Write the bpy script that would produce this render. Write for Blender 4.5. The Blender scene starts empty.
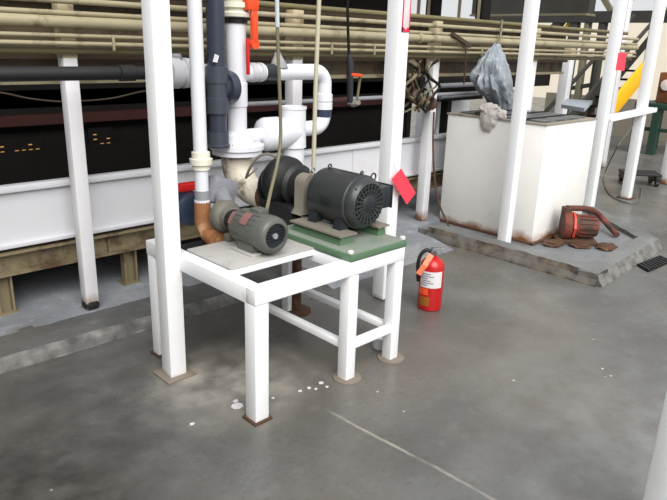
import bpy, bmesh, math, random
from mathutils import Vector, Matrix, noise
random.seed(7)
S = bpy.context.scene
COL = S.collection
V = Vector
PI = math.pi

# ------------------------------------------------------------------ camera
F, PITCH, ROLL, YAW, EYE = 636.5, .3140, -.03218, .7935, V((0, 0, 1.65))
cy, sy = math.cos(YAW), math.sin(YAW)
fwd = V((cy*math.cos(PITCH), sy*math.cos(PITCH), -math.sin(PITCH)))
rt = fwd.cross(V((0, 0, 1))).normalized()
dn = fwd.cross(rt)
R_ = rt*math.cos(ROLL) + dn*math.sin(ROLL)
D_ = dn*math.cos(ROLL) - rt*math.sin(ROLL)
cd = bpy.data.cameras.new('camera')
cam = bpy.data.objects.new('camera', cd)
COL.objects.link(cam)
cd.sensor_width = 36
cd.lens = F*36/667
cd.clip_end = 200
m = Matrix((R_, -D_, -fwd)).transposed().to_4x4()
m.translation = EYE
cam.matrix_world = m
S.camera = cam

def ray(x, y): return R_*((x-333.5)/F) + D_*((y-250)/F) + fwd
def on_y(x, y, Y): r = ray(x, y); return EYE + r*(Y/r.y)
def on_x(x, y, X): r = ray(x, y); return EYE + r*(X/r.x)
def on_z(x, y, Z=0): r = ray(x, y); return EYE + r*((Z-EYE.z)/r.z)

# ------------------------------------------------------------------ materials
def lin(c):
    return tuple(((v/255)/12.92 if v/255 < .04045 else ((v/255+.055)/1.055)**2.4) for v in c) + (1,)

MATS = {}
def mat(name, col, rough=.5, metal=0, var=.12, scale=6, stain=None, bump=0, bscale=40, band=None, spec=.5):
    """stain=(colour, threshold 0..1, scale); band=(colour, z_full, z_none) = wear near the foot"""
    if name in MATS: return MATS[name]
    M = bpy.data.materials.new(name); M.use_nodes = True
    nt = M.node_tree; N = nt.nodes; L = nt.links
    b = N['Principled BSDF']
    b.inputs['Roughness'].default_value = rough
    b.inputs['Metallic'].default_value = metal
    b.inputs['Specular IOR Level'].default_value = spec
    tc = N.new('ShaderNodeTexCoord')
    c = lin(col)
    nz = N.new('ShaderNodeTexNoise'); nz.inputs['Scale'].default_value = scale; nz.inputs['Detail'].default_value = 6
    L.new(tc.outputs['Object'], nz.inputs['Vector'])
    mx = N.new('ShaderNodeMix'); mx.data_type = 'RGBA'
    mx.inputs[6].default_value = tuple(v*(1-var*1.6) for v in c[:3]) + (1,)
    mx.inputs[7].default_value = tuple(min(1, v*(1+var)) for v in c[:3]) + (1,)
    L.new(nz.outputs['Fac'], mx.inputs[0])
    out = mx.outputs[2]
    def over(colr, fac):
        nonlocal out
        m2 = N.new('ShaderNodeMix'); m2.data_type = 'RGBA'
        m2.inputs[7].default_value = lin(colr)
        L.new(out, m2.inputs[6]); L.new(fac, m2.inputs[0]); out = m2.outputs[2]
    if stain:
        n2 = N.new('ShaderNodeTexNoise'); n2.inputs['Scale'].default_value = stain[2]; n2.inputs['Detail'].default_value = 8
        n2.inputs['Roughness'].default_value = .65
        mp = N.new('ShaderNodeMapping'); mp.inputs['Location'].default_value = (3.1, 7.7, 1.3)
        L.new(tc.outputs['Object'], mp.inputs[0]); L.new(mp.outputs[0], n2.inputs['Vector'])
        rp = N.new('ShaderNodeMapRange'); rp.inputs[1].default_value = stain[1]; rp.inputs[2].default_value = stain[1]+.14
        L.new(n2.outputs['Fac'], rp.inputs[0]); over(stain[0], rp.outputs[0])
    if band:
        sp = N.new('ShaderNodeSeparateXYZ'); L.new(tc.outputs['Object'], sp.inputs[0])
        n3 = N.new('ShaderNodeTexNoise'); n3.inputs['Scale'].default_value = 5; n3.inputs['Detail'].default_value = 6
        L.new(tc.outputs['Object'], n3.inputs['Vector'])
        ad = N.new('ShaderNodeMath'); ad.operation = 'MULTIPLY_ADD'; ad.inputs[1].default_value = .28*(band[2]-band[1])/.1
        L.new(n3.outputs['Fac'], ad.inputs[0]); L.new(sp.outputs['Z'], ad.inputs[2])
        rp = N.new('ShaderNodeMapRange'); o = .14*(band[2]-band[1])/.1
        rp.inputs[1].default_value = band[1]+o; rp.inputs[2].default_value = band[2]+o
        rp.inputs[3].default_value = 1; rp.inputs[4].default_value = 0
        L.new(ad.outputs[0], rp.inputs[0]); over(band[0], rp.outputs[0])
    L.new(out, b.inputs['Base Color'])
    if bump:
        n4 = N.new('ShaderNodeTexNoise'); n4.inputs['Scale'].default_value = bscale; n4.inputs['Detail'].default_value = 5
        L.new(tc.outputs['Object'], n4.inputs['Vector'])
        bp = N.new('ShaderNodeBump'); bp.inputs['Strength'].default_value = bump; bp.inputs['Distance'].default_value = .02
        L.new(n4.outputs['Fac'], bp.inputs['Height']); L.new(bp.outputs[0], b.inputs['Normal'])
    MATS[name] = M
    return M

def emit(name, col, strength):
    M = bpy.data.materials.new(name); M.use_nodes = True
    b = M.node_tree.nodes['Principled BSDF']
    b.inputs['Base Color'].default_value = (0, 0, 0, 1)
    b.inputs['Emission Color'].default_value = lin(col); b.inputs['Emission Strength'].default_value = strength
    return M

steel_w = mat('grey white plastic', (190, 190, 194), .45, var=.08, stain=((140, 138, 138), .6, 12))
white = mat('white paint', (240, 241, 243), .45, var=.03, stain=((196, 190, 178), .68, 5))
post_w = mat('white post paint', (242, 243, 245), .4, var=.03, stain=((190, 182, 168), .7, 4), band=((150, 135, 118), .0, .03))
oldw = mat('aged white paint', (220, 219, 221), .5, var=.06, stain=((160, 148, 128), .64, 3), band=((128, 92, 62), .02, .1))
panel_w = mat('trough panel paint', (206, 206, 210), .4, var=.04, stain=((198, 188, 176), .62, 3))
tank_w = mat('tank paint', (232, 230, 226), .4, var=.04, stain=((196, 186, 170), .62, 3.2), band=((140, 84, 40), .005, .075))
cream = mat('cream pipe paint', (160, 150, 122), .5, var=.14, stain=((88, 74, 52), .56, 6))
cream_b = mat('cream steel', (184, 170, 138), .55, var=.12, stain=((98, 66, 38), .58, 5))
chan_m = mat('shaded cream channel', (128, 116, 90), .6, var=.15, stain=((74, 54, 36), .52, 5))  # cream darkened in the colour for the shade below the trough, plus rust stains
olive_p = mat('olive pipe paint', (112, 104, 72), .55, var=.15, stain=((60, 50, 32), .58, 7))
fasc = mat('dirty beige sheet', (92, 78, 58), .6, var=.25, stain=((46, 34, 24), .5, 4))
brown = mat('brown oily steel', (66, 52, 36), .6, var=.2)
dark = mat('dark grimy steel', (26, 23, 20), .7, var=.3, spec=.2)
black = mat('black rubber', (22, 22, 23), .55, var=.15)
dred = mat('dark red steel', (62, 24, 20), .6, var=.2)
pvc = mat('white pvc', (220, 221, 227), .35, var=.03, stain=((170, 168, 168), .66, 6))
pvc_y = mat('ivory pvc', (226, 222, 205), .35, var=.04)
gpvc = mat('dark grey pvc', (52, 58, 72), .35, var=.08, stain=((84, 88, 96), .68, 8))
gpvc2 = mat('mid grey pvc', (62, 67, 77), .4, var=.06)
bluepvc = mat('blue grey valve plastic', (44, 56, 78), .35, var=.08)
scaled = mat('limescaled iron', (206, 198, 182), .65, var=.12, stain=((92, 88, 72), .53, 7), bump=.3)
rust = mat('rusty iron', (150, 100, 62), .75, var=.25, stain=((196, 160, 120), .52, 9), bump=.35)
drust = mat('dark rust', (78, 52, 36), .8, var=.25, stain=((120, 84, 52), .58, 9), bump=.35)
redrust = mat('red rusty paint', (112, 50, 36), .7, var=.3, stain=((62, 48, 38), .43, 8), bump=.4)
motor_b = mat('charcoal motor enamel', (50, 53, 54), .38, var=.08, stain=((84, 86, 86), .64, 5))
motor_d = mat('black motor enamel', (36, 40, 44), .4, var=.1)
motor_g = mat('grey motor enamel', (90, 92, 87), .42, var=.1, stain=((90, 86, 80), .6, 7))
motor_r = mat('faded red label', (128, 92, 88), .5, var=.1)
lav = mat('grey cast iron', (140, 142, 148), .6, var=.12, stain=((172, 164, 148), .58, 8))
castg = mat('stained cast iron', (104, 100, 90), .65, var=.2, stain=((84, 80, 72), .52, 9), bump=.2)
lav2 = mat('dull grey cast iron', (128, 129, 136), .65, var=.15, stain=((98, 96, 94), .56, 9), bump=.2)
green = mat('green machine paint', (88, 118, 90), .45, var=.12, stain=((150, 156, 140), .64, 6))
green_t = mat('dusty green deck', (128, 136, 126), .6, var=.12, stain=((88, 116, 84), .58, 4))
plate_m = mat('grey deck plate', (176, 174, 170), .5, var=.07, stain=((138, 134, 128), .58, 5))
steel = mat('galvanised steel', (170, 172, 174), .35, .6, var=.1)
chrome = mat('polished steel', (150, 152, 154), .3, .9, var=.04)
guard_m = mat('dusty guard steel', (128, 122, 112), .55, var=.12, stain=((112, 98, 80), .6, 9))
orange = mat('orange red enamel', (230, 78, 34), .35, var=.05)
red = mat('red enamel', (200, 30, 28), .35, var=.05)
exred = mat('extinguisher red', (180, 26, 28), .3, var=.04)
tagred = mat('red card', (238, 62, 82), .55, var=.04)
sign_r = mat('sign red', (214, 34, 70), .45, var=.03)
paper = mat('label paper', (214, 210, 212), .5, var=.05)
inkgrey = mat('label print', (128, 128, 140), .5, var=.05)
olabel = mat('orange label', (232, 84, 36), .45, var=.05)
gold = mat('dull gold label', (150, 92, 28), .45, var=.1)
peach = mat('orange strap', (236, 128, 92), .55, var=.06)
oliveh = mat('olive hose rubber', (112, 108, 84), .5, var=.1)
rope_m = mat('cream conduit', (184, 178, 154), .5, var=.06)
conduit = mat('pale conduit', (186, 194, 202), .35, var=.05)
bag_m = mat('blue grey plastic', (142, 150, 158), .3, var=.3, scale=16, stain=((172, 178, 180), .54, 12), bump=.5, bscale=18)
rag_m = mat('pale rag', (186, 180, 176), .8, var=.15, scale=14, stain=((150, 116, 92), .58, 12))
yellow = mat('safety yellow', (236, 180, 22), .45, var=.06)
dgreen = mat('dark green steel', (34, 62, 50), .5, var=.1)
farwall = mat('cream far wall', (240, 230, 210), .7, var=.06, scale=1)
farlow = mat('grey brown low wall', (150, 142, 128), .8, var=.1, scale=2)
dtruss = mat('dark truss steel', (50, 48, 42), .6, var=.2)
ctruss = mat('olive truss steel', (110, 104, 84), .6, var=.2)
machine_b = mat('brown machine paint', (128, 78, 50), .6, var=.25, stain=((70, 46, 34), .52, 6))
wet = mat('wet grey lid', (96, 98, 100), .3, var=.15, stain=((60, 62, 64), .56, 5))
lidlite = mat('light grey lid', (158, 166, 176), .4, var=.08)

def concrete(name, base, light, darkc, crack=False, rough=.5):
    M = bpy.data.materials.new(name); M.use_nodes = True
    nt = M.node_tree; N = nt.nodes; L = nt.links; b = N['Principled BSDF']
    tc = N.new('ShaderNodeTexCoord'); P = tc.outputs['Object']
    def nz(scale, det=6, off=(0, 0, 0), ro=.55, dist=0):
        mp = N.new('ShaderNodeMapping'); mp.inputs['Location'].default_value = off; L.new(P, mp.inputs[0])
        n = N.new('ShaderNodeTexNoise'); n.inputs['Scale'].default_value = scale; n.inputs['Detail'].default_value = det
        n.inputs['Roughness'].default_value = ro; n.inputs['Distortion'].default_value = dist
        L.new(mp.outputs[0], n.inputs['Vector']); return n.outputs['Fac']
    def rng(v, a, c, lo=0, hi=1):
        r = N.new('ShaderNodeMapRange'); r.inputs[1].default_value = a; r.inputs[2].default_value = c
        r.inputs[3].default_value = lo; r.inputs[4].default_value = hi; L.new(v, r.inputs[0]); return r.outputs[0]
    def mul(a, c):
        k = N.new('ShaderNodeMath'); k.operation = 'MULTIPLY'; L.new(a, k.inputs[0])
        if isinstance(c, float): k.inputs[1].default_value = c
        else: L.new(c, k.inputs[1])
        return k.outputs[0]
    rgb = N.new('ShaderNodeRGB'); rgb.outputs[0].default_value = lin(base); out = rgb.outputs[0]
    def over(colr, fac):
        nonlocal out
        k = N.new('ShaderNodeMix'); k.data_type = 'RGBA'; k.inputs[7].default_value = lin(colr)
        L.new(out, k.inputs[6]); L.new(fac, k.inputs[0]); out = k.outputs[2]
    over(light, rng(nz(1.3, 8, dist=.6), .40, .74, 0, .7))
    over(darkc, rng(nz(1.6, 8, (4, 2, 0), dist=.5), .44, .78, 0, .5))
    over(light, rng(nz(9, 6, (1, 8, 0)), .56, .74, 0, .45))
    over((118, 108, 88), rng(nz(.8, 4, (9, 5, 0)), .46, .7, 0, .4))
    over(darkc, rng(nz(38, 4, (2, 3, 0)), .54, .72, 0, .3))
    sp = N.new('ShaderNodeSeparateXYZ'); L.new(P, sp.inputs[0])
    def blob(cx, cyy, r0, r1, colr, amt):
        vm = N.new('ShaderNodeVectorMath'); vm.operation = 'DISTANCE'; vm.inputs[1].default_value = (cx, cyy, 0); L.new(P, vm.inputs[0])
        over(colr, mul(rng(vm.outputs['Value'], r0, r1, 1, 0), rng(nz(6, 6, (cx, 1, 0)), .38, .62, .25*amt, amt)))
    if crack:
        blob(1.62, 2.42, .12, .5, (176, 170, 158), .95)      # cement patch round the post foot
        blob(2.75, .75, .2, 1.1, (132, 133, 131), .6)        # paler patch at front right
        blob(.95, 2.55, .2, .9, (56, 55, 52), .7)           # dark patches, left floor and under the table
        blob(.62, 2.15, .1, .75, (40, 39, 37), .8)
        blob(1.05, 2.9, .1, .6, (58, 57, 55), .6)
        blob(2.0, 2.75, .1, .5, (48, 43, 36), .75)
        blob(3.4, 3.0, .2, .8, (72, 74, 76), .6)
        for (a, c_, w, amt) in (((1.79, 1.88), (1.93, 1.06), .007, .75),):
            A = V(on_z(333, 412)[:2]); B = V(on_z(488, 497)[:2]); d = (B-A).normalized(); nrm = V((-d.y, d.x))
            dp = N.new('ShaderNodeVectorMath'); dp.operation = 'DOT_PRODUCT'; dp.inputs[1].default_value = (nrm.x, nrm.y, 0); L.new(P, dp.inputs[0])
            wob = N.new('ShaderNodeMath'); wob.operation = 'MULTIPLY_ADD'; wob.inputs[1].default_value = .05
            L.new(nz(3, 4), wob.inputs[0]); L.new(dp.outputs['Value'], wob.inputs[2])
            sb = N.new('ShaderNodeMath'); sb.operation = 'SUBTRACT'; sb.inputs[1].default_value = nrm.dot(A)+.025; L.new(wob.outputs[0], sb.inputs[0])
            ab = N.new('ShaderNodeMath'); ab.operation = 'ABSOLUTE'; L.new(sb.outputs[0], ab.inputs[0])
            da = N.new('ShaderNodeVectorMath'); da.operation = 'DOT_PRODUCT'; da.inputs[1].default_value = (d.x, d.y, 0); L.new(P, da.inputs[0])
            lim = rng(da.outputs['Value'], d.dot(A)-.05, d.dot(A)+.02, 0, 1)
            over((160, 156, 146), mul(mul(rng(ab.outputs[0], .003, .012, 1, 0), lim), rng(nz(4, 5, (7, 7, 0)), .36, .6, .1, .8)))
        vo = N.new('ShaderNodeTexVoronoi'); vo.inputs['Scale'].default_value = 6.5; L.new(P, vo.inputs['Vector'])
        over((208, 204, 196), mul(rng(vo.outputs['Distance'], .03, .06, 1, 0), rng(nz(1.2, 3, (5, 0, 0)), .5, .56, 0, .9)))
    L.new(out, b.inputs['Base Color'])
    L.new(rng(nz(3, 6, (2, 9, 0)), .3, .7, rough-.12, rough+.15), b.inputs['Roughness'])
    bp = N.new('ShaderNodeBump'); bp.inputs['Strength'].default_value = .25; bp.inputs['Distance'].default_value = .01
    L.new(nz(30, 8), bp.inputs['Height']); L.new(bp.outputs[0], b.inputs['Normal'])
    return M

floor_m = concrete('worn concrete', (92, 91, 88), (117, 118, 117), (65, 63, 60), True, .34)
slab_m = concrete('raised concrete', (120, 123, 128), (174, 179, 186), (84, 84, 83), False, .5)
def curb_mat(name, top, fa):
    M = concrete(name, top, tuple(min(255, v+34) for v in top), tuple(v-30 for v in top), False, .65)
    nt = M.node_tree; N = nt.nodes; L = nt.links; b = N['Principled BSDF']
    old = b.inputs['Base Color'].links[0].from_socket
    tc = N.new('ShaderNodeTexCoord'); n = N.new('ShaderNodeTexNoise'); n.inputs['Scale'].default_value = 11; n.inputs['Detail'].default_value = 8
    L.new(tc.outputs['Object'], n.inputs['Vector'])
    rp = N.new('ShaderNodeValToRGB'); e = rp.color_ramp.elements
    e[0].position = .32; e[0].color = lin(tuple(max(0, v-30) for v in fa)); e[1].position = .66; e[1].color = lin(tuple(min(255, v+34) for v in fa))
    L.new(n.outputs['Fac'], rp.inputs[0])
    g = N.new('ShaderNodeNewGeometry'); sp = N.new('ShaderNodeSeparateXYZ'); L.new(g.outputs['True Normal'], sp.inputs[0])
    r2 = N.new('ShaderNodeMapRange'); r2.inputs[1].default_value = .35; r2.inputs[2].default_value = .8; r2.inputs[3].default_value = 1; r2.inputs[4].default_value = 0
    L.new(sp.outputs['Z'], r2.inputs[0])
    k = N.new('ShaderNodeMix'); k.data_type = 'RGBA'; L.new(r2.outputs[0], k.inputs[0]); L.new(old, k.inputs[6]); L.new(rp.outputs[0], k.inputs[7])
    L.new(k.outputs[2], b.inputs['Base Color'])
    return M
curb_m = curb_mat('curb concrete', (100, 101, 100), (92, 90, 84))
curb_f1 = curb_mat('dark topped curb concrete', (80, 80, 80), (92, 91, 88))
curb_f2 = curb_mat('stained curb concrete', (100, 101, 101), (74, 64, 52))

# ------------------------------------------------------------------ mesh builder
ROOT = {}
class MB:
    def __init__(s): s.bm = bmesh.new()
    def hull(s, pts, faces):
        vs = [s.bm.verts.new(p) for p in pts]
        fs = []
        for f in faces:
            try: fs.append(s.bm.faces.new([vs[i] for i in f]))
            except ValueError: pass
        return vs, fs
    def obox(s, c, size, rot=None, bev=0):
        c = V(c); hx, hy, hz = [v/2 for v in size]
        M = rot if rot is not None else Matrix.Identity(3)
        pts = [c + M @ V((x, y, z)) for z in (-hz, hz) for x, y in ((-hx, -hy), (hx, -hy), (hx, hy), (-hx, hy))]
        vs, fs = s.hull(pts, [(3, 2, 1, 0), (4, 5, 6, 7), (0, 1, 5, 4), (1, 2, 6, 5), (2, 3, 7, 6), (3, 0, 4, 7)])
        if bev:
            es = list({e for f in fs for e in f.edges})
            bmesh.ops.bevel(s.bm, geom=es, offset=bev, segments=2, affect='EDGES', profile=.5)
        return s
    def box(s, x0, x1, y0, y1, z0, z1, bev=0):
        return s.obox(((x0+x1)/2, (y0+y1)/2, (z0+z1)/2), (x1-x0, y1-y0, z1-z0), None, bev)
    def bar(s, p, q, w, h, up=(0, 0, 1), bev=0):
        p, q = V(p), V(q); d = (q-p); l = d.length; d.normalize()
        side = d.cross(V(up)).normalized(); u = side.cross(d)
        return s.obox((p+q)/2, (w, l, h), Matrix((side, d, u)).transposed(), bev)
    def tube(s, pts, r, n=14, cap=True):
        pts = [V(p) for p in pts]; k = len(pts)
        rs = r if isinstance(r, (list, tuple)) else [r]*k
        rings = []; t0 = None; u = None
        for i in range(k):
            t = (pts[min(i+1, k-1)] - pts[max(i-1, 0)]).normalized()
            if u is None:
                a = V((0, 0, 1)) if abs(t.z) < .9 else V((1, 0, 0))
                u = t.cross(a).normalized()
            else:
                u = (u - t*u.dot(t)).normalized()
            w = t.cross(u)
            rings.append([s.bm.verts.new(pts[i] + (u*math.cos(a_)+w*math.sin(a_))*rs[i]) for a_ in [2*PI*j/n for j in range(n)]])
        for i in range(k-1):
            for j in range(n):
                s.bm.faces.new((rings[i][j], rings[i][(j+1) % n], rings[i+1][(j+1) % n], rings[i+1][j]))
        if cap:
            s.bm.faces.new(rings[0][::-1]); s.bm.faces.new(rings[-1])
        return s
    def lathe(s, o, axis, prof, n=28):
        o = V(o); ax = V(axis).normalized()
        a = V((0, 0, 1)) if abs(ax.z) < .9 else V((1, 0, 0))
        u = ax.cross(a).normalized(); w = ax.cross(u)
        rings = []
        for t, r in prof:
            r = max(r, 1e-4)
            rings.append([s.bm.verts.new(o + ax*t + (u*math.cos(q)+w*math.sin(q))*r) for q in [2*PI*j/n for j in range(n)]])
        for i in range(len(rings)-1):
            for j in range(n):
                s.bm.faces.new((rings[i][j], rings[i][(j+1) % n], rings[i+1][(j+1) % n], rings[i+1][j]))
        s.bm.faces.new(rings[0][::-1]); s.bm.faces.new(rings[-1])
        return s
    def prism(s, poly, z0, z1):
        n = len(poly)
        s.hull([V((x, y, z0)) for x, y in poly] + [V((x, y, z1)) for x, y in poly],
               [tuple(range(n))[::-1], tuple(range(n, 2*n))] + [(i, (i+1) % n, n+(i+1) % n, n+i) for i in range(n)])
        return s
    def extrude(s, poly, vec):
        n = len(poly); vec = V(vec)
        s.hull([V(p) for p in poly] + [V(p)+vec for p in poly],
               [tuple(range(n))[::-1], tuple(range(n, 2*n))] + [(i, (i+1) % n, n+(i+1) % n, n+i) for i in range(n)])
        return s
    def build(s, name, m, parent=None, smooth=True):
        off = ROOT.get(parent.name, V()) if parent else V()
        bmesh.ops.recalc_face_normals(s.bm, faces=s.bm.faces)
        if off.length: bmesh.ops.translate(s.bm, verts=s.bm.verts, vec=-off)
        me = bpy.data.meshes.new(name); s.bm.to_mesh(me); s.bm.free()
        me.materials.append(m)
        if smooth:
            me.polygons.foreach_set('use_smooth', [True]*len(me.polygons))
            me.set_sharp_from_angle(angle=math.radians(38))
        o = bpy.data.objects.new(name, me); COL.objects.link(o)
        if parent:
            o.parent = parent; ROOT[o.name] = off
        return o

def tag(o, label, cat, group=None):
    o['label'] = label; o['category'] = cat
    if group: o['group'] = group
    return o
def thing(name, label, cat, loc, group=None):
    o = bpy.data.objects.new(name, None); COL.objects.link(o)
    o.location = loc; o.empty_display_size = .1; ROOT[o.name] = V(loc)
    return tag(o, label, cat, group)
def struct(mb, name, m, smooth=False):
    o = mb.build(name, m, None, smooth); o['kind'] = 'structure'; return o
def copy_tree(o, parent=None):
    c = o.copy(); COL.objects.link(c)
    if parent: c.parent = parent
    for ch in [x for x in COL.objects if x.parent == o]: copy_tree(ch, c)
    return c
def arc(c, a, b, n=8):
    """quarter arc about c from c+a to c+b"""
    c, a, b = V(c), V(a), V(b)
    return [c + a*math.cos(t) + b*math.sin(t) for t in [PI/2*i/n for i in range(n+1)]]
def smoothpath(pts, n=6):
    pts = [V(p) for p in pts]; P = [pts[0]*2-pts[1]] + pts + [pts[-1]*2-pts[-2]]; out = []
    for i in range(1, len(P)-2):
        for j in range(n):
            t = j/n; a, b, c, d = P[i-1], P[i], P[i+1], P[i+2]
            out.append(.5*((2*b) + (c-a)*t + (2*a-5*b+4*c-d)*t*t + (3*b-a-3*c+d)*t**3))
    out.append(pts[-1]); return out

# ------------------------------------------------------------------ setting
struct(MB().box(-7, 34, -8, 24, -.2, 0), 'floor', floor_m)
# raised concrete strip under the conveyor and the sump pad
pad_m = concrete('damp pad concrete', (102, 104, 106), (140, 143, 147), (70, 70, 69), False, .5)
struct(MB().prism([(4.53, 3.49), (4.53, 1.79), (5.82, 1.84), (6.62, 2.84), (6.62, 3.49)], -.05, .055), 'floor_pad', pad_m)
struct(MB().box(-4, 2.95, 3.25, 3.5, -.05, .06), 'floor_slab', slab_m)
struct(MB().box(-4, 6.62, 3.5, 5.3, .0, .075), 'floor_slab', slab_m)

mb = MB()
mb.extrude([(2.94, 2.98, -.02), (2.94, 2.98, .002), (2.94, 3.2, .05), (2.94, 3.5, .0745), (2.94, 3.5, -.02)], (1.44, 0, 0))
struct(mb, 'floor_ramp', slab_m)
def curb(path, w, h, batter, name, sub=.05, amp=.012, face=None):
    mb = MB(); pts = []
    for a, b in zip(path[:-1], path[1:]):
        a, b = V(a), V(b); k = max(1, int((b-a).length/sub))
        pts += [a.lerp(b, i/k) for i in range(k)]
    pts.append(V(path[-1])); rows = []
    for i, p in enumerate(pts):
        d = (pts[min(i+1, len(pts)-1)] - pts[max(i-1, 0)]).normalized(); nrm = V((d.y, -d.x))
        row = []
        for (u, z) in ((-w, -.04), (-w, h*.92), (-w*.6, h*.97), (-.03, h), (-.006, h*.95), (batter*.3, h*.5), (batter*.8, h*.12), (batter, -.04)):
            q = p + nrm*u
            j = noise.noise(V((q.x*7, q.y*7, z*22)))*amp*(1 if z > 0 else .4)
            row.append(mb.bm.verts.new((q.x+nrm.x*j, q.y+nrm.y*j, z + (noise.noise(V((q.x*9, q.y*9, 3)))*amp*.7 if z > 0 else 0))))
        rows.append(row)
    for a, b in zip(rows[:-1], rows[1:]):
        for j in range(len(a)-1): mb.bm.faces.new((a[j], b[j], b[j+1], a[j+1]))
    for e in (rows[0], rows[-1]): mb.bm.faces.new(e)
    return struct(mb, name, face or curb_m, True)
curb([(-4, 3.235), (2.95, 3.235)], .30, .078, .03, 'curb_conveyor', face=curb_f1)
curb([(4.5, 3.36), (4.5, 1.78)], .16, .105, .05, 'curb_sump_front', face=curb_f2)
curb([(4.49, 1.78), (5.84, 1.84)], .15, .1, .05, 'curb_sump_right')
curb([(5.84, 1.84), (6.62, 2.84), (6.62, 4)], .15, .1, .05, 'curb_sump_back')

# conveyor housing: dark back wall, roof, end
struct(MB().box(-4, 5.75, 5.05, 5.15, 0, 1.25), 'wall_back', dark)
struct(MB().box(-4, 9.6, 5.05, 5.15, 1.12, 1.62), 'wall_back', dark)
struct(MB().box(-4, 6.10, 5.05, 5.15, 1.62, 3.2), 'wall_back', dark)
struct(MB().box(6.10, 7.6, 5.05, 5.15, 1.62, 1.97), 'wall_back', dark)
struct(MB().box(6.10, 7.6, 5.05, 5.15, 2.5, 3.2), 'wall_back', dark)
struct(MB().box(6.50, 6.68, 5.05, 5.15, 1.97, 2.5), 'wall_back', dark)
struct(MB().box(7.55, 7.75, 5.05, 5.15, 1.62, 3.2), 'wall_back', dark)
for i, (x0, x1) in enumerate(((6.10, 6.50), (6.68, 7.55))):
    mb = MB()
    for k in range(3):
        x = x0+(x1-x0)*k/2
        mb.box(x-.008, x+.008, 5.08, 5.12, 1.97, 2.5)
    struct(mb, 'window_%d' % (i+1), cream_b)
struct(MB().box(-4.2, -4.05, 3.7, 5.15, 0, 3.2), 'wall_left_unseen', dark)
struct(MB().box(-3.0, -2.8, -7, 3.0, 0, 4.0), 'wall_left_unseen', mat('unseen grey wall', (150, 146, 138), .8, var=.1, scale=2))  # unseen wall, added to cut ambient light on the left floor
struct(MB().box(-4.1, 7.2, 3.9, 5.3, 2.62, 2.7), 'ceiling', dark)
fas = thing('conveyor_hood', 'dirty beige sheet-metal hood over the dark conveyor opening, behind the overhead pipes', 'hood', (1, 3.78, 1.4))
MB().box(-4, 7.4, 3.76, 3.79, 1.405, 1.86).build('sheet', fasc, fas)
MB().box(-4, 7.4, 3.73, 3.80, 1.385, 1.412).build('edge_trim', cream, fas)
MB().box(-4, 7.4, 3.70, 3.76, 1.52, 1.545).build('rail', brown, fas)
MB().box(-4, 7.4, 3.69, 3.76, 1.83, 1.87).build('rail', brown, fas)
tag(MB().box(-4, 5.7, 4.98, 5.05, 1.0, 1.075).build('rail', dred), 'dark red steel rail deep inside the dark conveyor opening', 'rail')
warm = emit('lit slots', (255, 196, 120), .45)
for grp, (cols, rows, x0, dx, z0) in enumerate(((6, 3, on_y(1, 157, 5.03).x, .05, on_y(10, 157, 5.03).z), (3, 4, on_y(94, 148, 5.03).x, .055, on_y(98, 149, 5.03).z))):
    t = thing('vent_louver', ('wide louvred vent with rows of lit slots at far left of the conveyor interior', 'narrow louvred vent with amber slots between the slim column and the front post')[grp], 'vent', (x0, 5.04, z0))
    MB().box(x0-.04, x0+cols*dx, 5.025, 5.05, z0-.04, z0+rows*.038+.02).build('plate', dark, t)
    for i in range(cols):
        for j in range(rows):
            if (i*7+j*5+grp) % 6 == 0 or (j == rows-1 and i % 2): continue
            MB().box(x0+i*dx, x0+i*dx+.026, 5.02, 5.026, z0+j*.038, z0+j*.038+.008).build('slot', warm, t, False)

# ------------------------------------------------------------------ conveyor trough
t = thing('conveyor_trough', 'long white sheet-metal trough with flanged lips running behind the pumps', 'trough', (1, 3.8, .1))
MB().box(-4, 5.45, 3.765, 3.785, .49, .83).build('side_panel', panel_w, t)
MB().box(-4, 5.45, 3.735, 3.80, .800, .838, .004).build('top_lip', panel_w, t)
MB().box(-4, 5.45, 3.74, 3.80, .478, .502, .003).build('bottom_lip', panel_w, t)
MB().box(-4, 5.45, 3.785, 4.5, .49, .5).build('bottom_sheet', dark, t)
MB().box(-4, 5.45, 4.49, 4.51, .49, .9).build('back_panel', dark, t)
bm_ = MB().box(-4, 5.4, 3.80, 3.81, .315, .455)
bm_.box(-4, 5.4, 3.745, 3.81, .315, .328).box(-4, 5.4, 3.745, 3.81, .44, .455)
beam = bm_.build('channel_beam', chan_m, t)
for i in range(8):
    x = .9+i*.8
    MB().box(x-.012, x+.012, 3.77, 3.80, .33, .44).build('stiffener', chan_m, beam)
for i in range(8):
    x = -.52+i*.785
    mb = MB().box(x-.045, x+.045, 3.82, 3.835, .075, .32).box(x-.045, x-.033, 3.78, 3.83, .075, .32).box(x+.033, x+.045, 3.78, 3.83, .075, .32)
    mb.box(x-.06, x+.06, 3.77, 3.88, .075, .083)
    mb.build('leg', chan_m, t)
for x in (.35, 2.1, 3.9):
    MB().box(x-.006, x+.006, 3.755, 3.767, .5, .80).build('seam', panel_w, t)

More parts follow.
